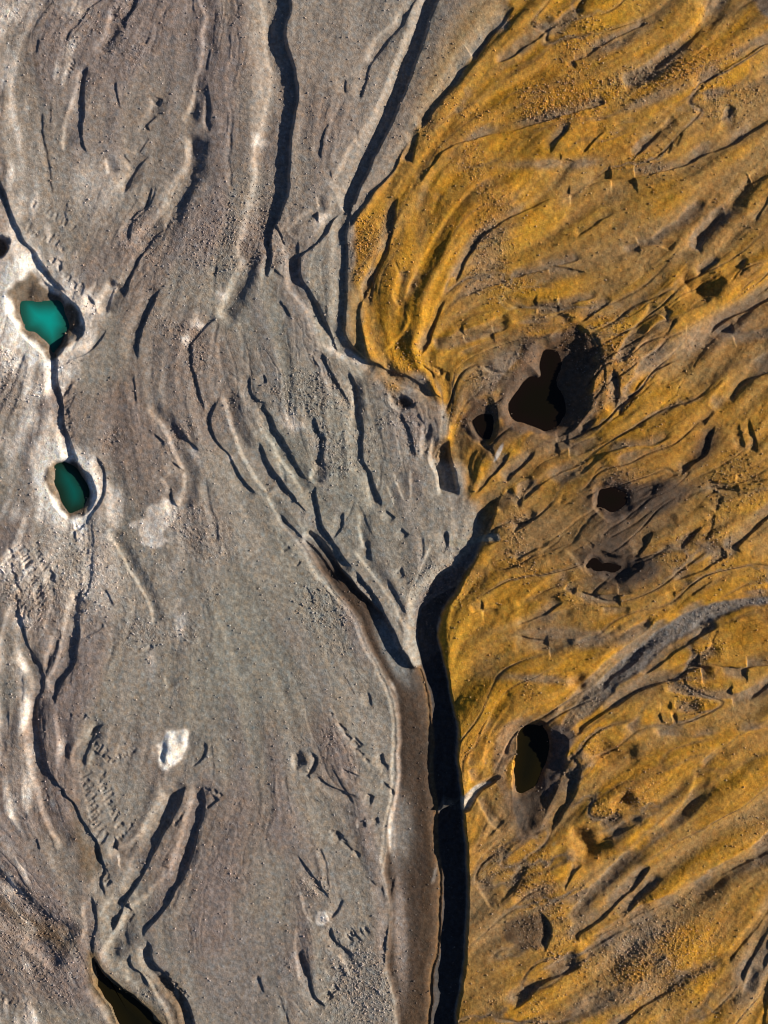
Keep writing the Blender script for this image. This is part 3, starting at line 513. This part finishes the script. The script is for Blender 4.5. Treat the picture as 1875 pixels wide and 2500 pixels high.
C = lay(C, (.40, .36, .30), .9*np.maximum(sst(out_d/6), sst(fan_d/4+.4)))
can_d = full(CANY, 60); cany = sst(can_d/5+.5); C = lay(C, (.26, .15, .065), .6*np.exp(-((can_d+7)/6)**2)*bl_); C = lay(C, (.05, .047, .047), .85*cany)  # lit lip painted along the bed; wet canyon floor darkened to its shadow outline
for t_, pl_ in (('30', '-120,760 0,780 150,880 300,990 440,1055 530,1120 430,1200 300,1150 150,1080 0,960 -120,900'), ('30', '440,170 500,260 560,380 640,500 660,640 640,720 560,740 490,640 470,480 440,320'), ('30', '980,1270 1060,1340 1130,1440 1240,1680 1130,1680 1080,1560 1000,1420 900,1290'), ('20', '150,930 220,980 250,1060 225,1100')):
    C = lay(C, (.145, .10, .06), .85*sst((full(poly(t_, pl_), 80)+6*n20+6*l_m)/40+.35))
# salt crusts
salt = np.zeros((NY, NX), np.float32)
s1 = full(SINKS[0][0], 120); s2 = full(SINKS[1][0], 120)
salt = np.maximum(salt, sst(1.2+(s1)/80+.28*l_m+.15*n20-.45*sst((X0-170)/60)+.55*sst((120-X0)/60)))
salt = np.maximum(salt, sst(1.25+(s2)/55+.25*l_m+.15*n20))
salt = np.maximum(salt, 1.7*sst(1.15+s1/60+.2*l_m)*sst((150-X0)/90+.35)); salt = np.maximum(salt, 1.5*sst(1.2+s2/40+.2*l_m))
salt = np.maximum(salt, 1.3*blob(25, 760, 75, 110)*sst(.8+.25*l_m))
salt = np.maximum(salt, 1.2*blob(118, 1090, 16, 70)+.75*blob(190, 1390, 100, 120)*sst(.75+.5*l_c)+.6*blob(225, 450, 60, 70)+.45*blob(430, 1420, 25, 150)*sst(.5+.5*n20))
PATCH = poly('20', '880,120 905,60 960,30 985,-60 1060,-80 1110,-60 1125,20 1075,90 1050,130 1120,170 1040,210 965,255')
pat_d = full(PATCH, 40); salt = np.maximum(salt, sst((pat_d+4*n8+4*n20)/9+.3))
PATCH2 = poly('20', '1040,1500 1060,1420 1120,1405 1195,1415 1225,1475 1210,1550 1150,1600 1095,1640 1045,1600')
pat2_d = full(PATCH2, 40); H += .17*sst((pat2_d+2*n8)/24)*(1+.25*n8+.2*l_m); salt = np.maximum(salt, 1.6*sst((pat2_d+3*n8+4*n20+2*l_f)/14+.4))
PATCH3 = poly('31', '395,940 430,930 470,1000 440,1025 385,1020')
pat3_d = full(PATCH3, 30); salt = np.maximum(salt, sst(pat3_d/4+.4))
for b in ((490, 785, 22, 16), (455, 830, 9, 12), (540, 720, 10, 14), (625, 345, 20, 14), (785, 535, 30, 9, 25), (860, 870, 45, 9, -35), (715, 1030, 26, 22), (60, 20, 35, 45), (370, 1620, 14, 32), (820, 860, 25, 8, -35), (440, 1500, 14, 60), (180, 15, 30, 20), (565, 1118, 10, 6), (478, 1115, 8, 24, 30)):
    salt = np.maximum(salt, .75*np.clip(1.5*blob(*b), 0, 1)*sst(.7+.3*n8))
salt *= 1-och
C = lay(C, (.76, .675, .59), np.clip(salt, 0, 1)*(.9+.08*n20)); C = lay(C, (.88, .80, .71), np.clip(salt-1, 0, 1)*4)
# sinkhole walls
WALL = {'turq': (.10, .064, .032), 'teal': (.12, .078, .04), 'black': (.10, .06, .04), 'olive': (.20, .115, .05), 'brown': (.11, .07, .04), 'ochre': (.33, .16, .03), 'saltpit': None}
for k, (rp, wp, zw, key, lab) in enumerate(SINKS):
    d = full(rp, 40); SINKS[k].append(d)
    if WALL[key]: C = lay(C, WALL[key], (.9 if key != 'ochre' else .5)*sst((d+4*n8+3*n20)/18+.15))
C = lay(C, (.27, .24, .21), .8*sst(full(poly('10', '440,480 500,440 545,450 530,510 480,540 420,570'), 30)/6))
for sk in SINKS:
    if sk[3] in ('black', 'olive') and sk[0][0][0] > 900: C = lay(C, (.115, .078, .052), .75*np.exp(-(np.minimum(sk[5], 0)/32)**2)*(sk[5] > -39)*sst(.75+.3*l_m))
C = lay(C, (.30, .185, .10), .8*sst(full(poly('21', '1560,1420 1659,1330 1740,1330 1700,1430 1670,1560 1640,1659 1650,1800 1700,1930 1660,1960 1560,1800 1520,1640'), 40)/16+.2))
C = lay(C, (.16, .105, .045), .8*sst(1+full(SINKS[16][0], 60)/26)*(Y0 > 2250)*(X0 < 600))
C = lay(C, (.05, .037, .028), .9*sst(full(poly('32', '-10,160 70,190 150,150 210,130 190,260 150,360 90,440 30,420 0,330'), 40)/14+.2))
C = lay(C, (.10, .08, .07), .85*sst(full(poly('22', '240,1400 330,1380 400,1430 360,1540 330,1659 300,1760 230,1860 190,1850 230,1659 260,1520'), 40)/10+.2))  # right wall of the olive pool, its shade painted into the colour
# pale mud left of the black pool, white scraps
C = lay(C, (.33, .25, .18), .8*np.clip(1.3*blob(1235, 900, 55, 60), 0, 1)*sst(-SINKS[2][5]/8)); C = lay(C, (.50, .46, .42), sst(2*blob(1218, 1105, 6, 26, -25)-.5))
C = lay(C, (.07, .05, .038), .9*np.clip(1.4*blob(1590, 1215, 90, 28, 14)+1.4*blob(1535, 1385, 70, 26, 0)+.75*blob(1590, 1240, 130, 60, 20)*sst(.6+.4*l_c)+.6*blob(1540, 1410, 120, 45)*sst(.6+.4*l_c)+.5*blob(1330, 830, 120, 110)*sst(.3+.6*l_m)+.9*blob(1500, 1330, 60, 60)+1.1*blob(1720, 1090, 28, 70, -35), 0, 1))  # dark stains and grooves by the pools; last blob paints a shaded valley
C = lay(C, (.17, .15, .135), .8*sst(blob(1870, 15, 18, 30, 30)*2))
C = lay(C, (.30, .28, .22), .8*sst(full(poly('21', '1240,190 1300,165 1400,170 1480,140 1590,135 1600,175 1500,185 1420,200 1330,215 1270,225'), 30)/4+.3))
# grain
C *= (1+.10*fine*(.6+.6*gravel)+.05*n4+.04*l_f)[..., None]
C *= np.clip(1+.10*noise(2.2), .7, 1.3)[..., None]*np.array([1, 1, 1], np.float32)
tint = .045*noise(2.5); C[..., 0] *= 1+tint; C[..., 2] *= 1-tint
C = np.clip(C, .012, .85)

# ------------------------------------------------------------------ the ground sheet, carried on to the horizon
EX = [1.5**k for k in range(1, 16)]
def stretch(g, n, m):
    off = np.cumsum([G*e for e in EX]); return np.concatenate([g[0]-off[::-1], g, g[-1]+off]).astype(np.float32)
NE = len(EX)
px_ = stretch(gx, NX, MX); py_ = stretch(gy, NY, MY)
def padc(a): return np.pad(a, ((NE, NE), (NE, NE))+((0, 0),)*(a.ndim-2), mode='edge')
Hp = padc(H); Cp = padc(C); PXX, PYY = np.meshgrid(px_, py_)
ox = np.clip(np.maximum(gx[0]-PXX, PXX-gx[-1]), 0, None); oy = np.clip(np.maximum(gy[0]-PYY, PYY-gy[-1]), 0, None)
fade = np.exp(-np.maximum(ox, oy)/150); Hp = Hp*fade
NXP, NYP = NX+2*NE, NY+2*NE
ROUGH = padc(np.clip(.42+.8*gravel-.15*calm-.1*bed_in, 0, 1.3))

REG = np.zeros((NY, NX), np.int32)                # which piece of the setting each bit of ground belongs to
REG[och > .5] = 1
REG[(bed_d > 0)] = 2
REG[(wash_d > 0)] = 3
REG[(FLOOR > .45) & (DEP > .3)] = 4
REG[(pat_d > 0)] = 5; REG[(pat2_d > 0)] = 6; REG[(pat3_d > 0)] = 7
for k, sk in enumerate(SINKS): REG[(sk[5] > 0) & (REG != 6)] = 10+k
REGP = padc(REG)
quad_reg = REGP[:-1, :-1]
vid = np.arange(NXP*NYP, dtype=np.int32).reshape(NYP, NXP)
quads = np.stack([vid[:-1, :-1], vid[1:, :-1], vid[1:, 1:], vid[:-1, 1:]], -1).reshape(-1, 4)
co = np.stack([(PXX-937.5)*S, (1250-PYY)*S, Hp], -1).reshape(-1, 3).astype(np.float32)
# true vertex normals of the whole sheet, so that its pieces join without a seam
dzx = np.gradient(Hp, axis=1)/np.gradient(px_*S)[None, :]; dzy = np.gradient(Hp, axis=0)/np.gradient(-py_*S)[:, None]
nor = np.stack([-dzx, -dzy, np.ones_like(Hp)], -1).reshape(-1, 3); nor /= np.linalg.norm(nor, axis=1)[:, None]; nor = nor.astype(np.float32)

def make_mesh(name, vco, q, cols=None, rough=None, vn=None):
    me = bpy.data.meshes.new(name); nv, nq, k = len(vco), len(q), q.shape[1]
    me.vertices.add(nv); me.vertices.foreach_set('co', vco.ravel())
    me.loops.add(nq*k); me.loops.foreach_set('vertex_index', q.ravel().astype(np.int32))
    me.polygons.add(nq); me.polygons.foreach_set('loop_start', np.arange(0, nq*k, k, dtype=np.int32))
    me.update(calc_edges=True); me.polygons.foreach_set('use_smooth', np.ones(nq, bool))
    if cols is not None:
        a = me.color_attributes.new('Col', 'FLOAT_COLOR', 'POINT'); a.data.foreach_set('color', np.concatenate([cols, np.ones((nv, 1), np.float32)], 1).astype(np.float32).ravel())
    if rough is not None:
        a = me.attributes.new('Rough', 'FLOAT', 'POINT'); a.data.foreach_set('value', rough.astype(np.float32))
    if vn is not None: me.normals_split_custom_set_from_vertices(vn)
    return me
def link(name, me, mat, parent=None):
    o = bpy.data.objects.new(name, me); SC.collection.objects.link(o); me.materials.append(mat)
    if parent: o.parent = parent
    return o
def tag(o, label=None, cat=None, group=None, kind=None):
    for k, v in (('label', label), ('category', cat), ('group', group), ('kind', kind)):
        if v: o[k] = v

# ------------------------------------------------------------------ materials
def node_mat(name):
    m = bpy.data.materials.new(name); m.use_nodes = True; return m, m.node_tree.nodes, m.node_tree.links, m.node_tree.nodes['Principled BSDF']
def ground_mat():
    m, n, l, b = node_mat('mineral_mud')
    at = n.new('ShaderNodeAttribute'); at.attribute_name = 'Col'; ra = n.new('ShaderNodeAttribute'); ra.attribute_name = 'Rough'
    tc = n.new('ShaderNodeTexCoord')
    n1 = n.new('ShaderNodeTexNoise'); n1.inputs['Scale'].default_value = 9; n1.inputs['Detail'].default_value = 5; n1.inputs['Roughness'].default_value = .7
    v1 = n.new('ShaderNodeTexVoronoi'); v1.inputs['Scale'].default_value = 11
    for t in (n1, v1): l.new(tc.outputs['Object'], t.inputs['Vector'])
    mr = n.new('ShaderNodeMapRange'); mr.inputs[1].default_value = .25; mr.inputs[2].default_value = .75; mr.inputs[3].default_value = .62; mr.inputs[4].default_value = 1.38
    l.new(n1.outputs['Fac'], mr.inputs[0])
    vm = n.new('ShaderNodeVectorMath'); vm.operation = 'SCALE'; l.new(at.outputs['Color'], vm.inputs[0]); l.new(mr.outputs[0], vm.inputs['Scale'])
    l.new(vm.outputs[0], b.inputs['Base Color'])
    ad = n.new('ShaderNodeMath'); ad.operation = 'MULTIPLY_ADD'; l.new(v1.outputs['Distance'], ad.inputs[0]); ad.inputs[1].default_value = -.8; l.new(n1.outputs['Fac'], ad.inputs[2])
    bp = n.new('ShaderNodeBump'); bp.inputs['Distance'].default_value = .035; l.new(ad.outputs[0], bp.inputs['Height']); l.new(ra.outputs['Fac'], bp.inputs['Strength'])
    l.new(bp.outputs[0], b.inputs['Normal'])
    b.inputs['Roughness'].default_value = .85; b.inputs['Specular IOR Level'].default_value = .2
    return m
def water_mat(rough=.06):
    m, n, l, b = node_mat('mineral_water')
    at = n.new('ShaderNodeAttribute'); at.attribute_name = 'Col'; l.new(at.outputs['Color'], b.inputs['Base Color'])
    tc = n.new('ShaderNodeTexCoord'); n1 = n.new('ShaderNodeTexNoise'); n1.inputs['Scale'].default_value = 3; l.new(tc.outputs['Object'], n1.inputs['Vector'])
    bp = n.new('ShaderNodeBump'); bp.inputs['Distance'].default_value = .01; bp.inputs['Strength'].default_value = .15; l.new(n1.outputs['Fac'], bp.inputs['Height']); l.new(bp.outputs[0], b.inputs['Normal'])
    b.inputs['Roughness'].default_value = rough; b.inputs['IOR'].default_value = 1.33
    return m
def stone_mat():
    m, n, l, b = node_mat('stone'); at = n.new('ShaderNodeAttribute'); at.attribute_name = 'Col'
    n1 = n.new('ShaderNodeTexNoise'); n1.inputs['Scale'].default_value = 20
    vm = n.new('ShaderNodeVectorMath'); vm.operation = 'SCALE'; mr = n.new('ShaderNodeMapRange'); mr.inputs[3].default_value = .7; mr.inputs[4].default_value = 1.3
    l.new(n1.outputs['Fac'], mr.inputs[0]); l.new(at.outputs['Color'], vm.inputs[0]); l.new(mr.outputs[0], vm.inputs['Scale']); l.new(vm.outputs[0], b.inputs['Base Color'])
    b.inputs['Roughness'].default_value = .8; return m
M_G, M_W, M_S = ground_mat(), water_mat(), stone_mat()

qr = quad_reg.reshape(-1)
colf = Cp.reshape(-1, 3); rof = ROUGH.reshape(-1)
def piece(name, reg):
    q = quads[qr == reg]
    if len(q) == 0: return None
    used = np.zeros(NXP*NYP, bool); used[q.ravel()] = True; idx = np.cumsum(used)-1
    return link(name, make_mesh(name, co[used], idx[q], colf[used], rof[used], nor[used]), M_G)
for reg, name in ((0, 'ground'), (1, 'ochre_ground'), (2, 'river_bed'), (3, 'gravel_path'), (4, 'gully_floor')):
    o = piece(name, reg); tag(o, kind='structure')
for reg, lab in ((5, 'flat angular white salt crust patch right of the dark teal pool'), (6, 'bright white salt patch inside the shallow round hollow'), (7, 'tiny pale salt scrap on the lower grey fan')):
    tag(piece('salt_crust', reg), lab, 'salt patch', 'white salt patches on grey mud')
WCOL = {'turq': ((.015, .10, .075), (.006, .37, .32)), 'teal': ((.012, .035, .022), (.005, .12, .10)), 'black': ((.010, .006, .004), (.008, .0065, .003)), 'olive': ((.014, .011, .003), (.008, .0075, .003))}
def fan_mesh(wp, z, key, soft=42):
    """pool surface: rings from the shore inwards, so its colour can follow the depth"""
    wp = np.array(wp); c = wp.mean(0); rings = [1.06, .97, .85, .68, .48, .25, .08]
    v = np.concatenate([c+(wp-c)*r for r in rings]+[c[None]]); n = len(wp); q = []
    for r in range(len(rings)-1):
        for i in range(n): q.append((r*n+i, r*n+(i+1) % n, (r+1)*n+(i+1) % n, (r+1)*n+i))
    k = (len(rings)-1)*n
    q += [(k+i, k+(i+1) % n, len(v)-1, len(v)-1) for i in range(n)]
    d = dist_to(wp, v[:, 0], v[:, 1])*inside(wp, v[:, 0], v[:, 1]); t = sst(d/soft)[:, None]
    a, b = WCOL[key]; cc = col(*a)+(col(*b)-col(*a))*t
    vc = np.stack([(v[:, 0]-937.5)*S, (1250-v[:, 1])*S, np.full(len(v), z)], -1).astype(np.float32)
    me = bpy.data.meshes.new('water'); me.from_pydata(vc.tolist(), [], [tuple(reversed(f)) if f[2] != f[3] else (f[2], f[1], f[0]) for f in q])
    a_ = me.color_attributes.new('Col', 'FLOAT_COLOR', 'POINT'); a_.data.foreach_set('color', np.concatenate([cc, np.ones((len(v), 1))], 1).astype(np.float32).ravel())
    me.polygons.foreach_set('use_smooth', np.ones(len(me.polygons), bool)); return me
for k, sk in enumerate(SINKS):
    wet = sk[1] is not None
    o = piece('sinkhole', 10+k)
    tag(o, sk[4], 'sinkhole', 'sinkholes with water' if wet else 'dry pits and hollows')
    if wet: link('pool_water', fan_mesh(sk[1], sk[2], sk[3]), M_W, o)

# ------------------------------------------------------------------ loose gravel lying on the flats
def gravel_mesh(n):
    pw = (gravel**1.6*(1-.8*calm)+.025)[int(MY/G):int((MY+2500)/G), int(MX/G):int((MX+1875)/G)]
    cdf = np.cumsum(pw.ravel()); pick = np.searchsorted(cdf, rng.random(n)*cdf[-1]); jj, ii = np.divmod(pick, pw.shape[1]); jj += int(MY/G); ii += int(MX/G)
    base = np.array([(1, 0, 0), (-1, 0, 0), (0, 1, 0), (0, -1, 0), (0, 0, 1), (0, 0, -1)], np.float32)
    tri = np.array([(0, 2, 4), (2, 1, 4), (1, 3, 4), (3, 0, 4), (2, 0, 5), (1, 2, 5), (3, 1, 5), (0, 3, 5)], np.int32)
    r = (.028+.06*rng.random(n)**3)[:, None, None].astype(np.float32)
    v = base[None]*(1+.35*(rng.random((n, 6, 3), dtype=np.float32)-.5)); th = rng.random(n)*6.28; c, s = np.cos(th)[:, None], np.sin(th)[:, None]
    x = v[..., 0]*c-v[..., 1]*s; y = v[..., 0]*s+v[..., 1]*c
    v = np.stack([x*1.2, y, v[..., 2]*.75], -1)*r
    jx = (rng.random(n)-.5)*G; jy = (rng.random(n)-.5)*G
    v[..., 0] += ((gx[ii]+jx-937.5)*S)[:, None]; v[..., 1] += ((1250-gy[jj]-jy)*S)[:, None]; v[..., 2] += (H[jj, ii])[:, None]+r[..., 0]*.25
    f = (tri[None]+6*np.arange(n, dtype=np.int32)[:, None, None]).reshape(-1, 3)
    cc = C[jj, ii]*(.75+.8*rng.random((n, 1)))*np.array([1, .98, 1.02]); cc = mix(cc, np.array([.42, .36, .29]), (.35*rng.random((n, 1))**2))
    me = make_mesh('gravel', v.reshape(-1, 3).astype(np.float32), f, np.repeat(cc, 6, 0).astype(np.float32)); me.polygons.foreach_set('use_smooth', np.zeros(len(f), bool)); return me
tag(link('gravel', gravel_mesh(26000), M_S), kind='stuff')
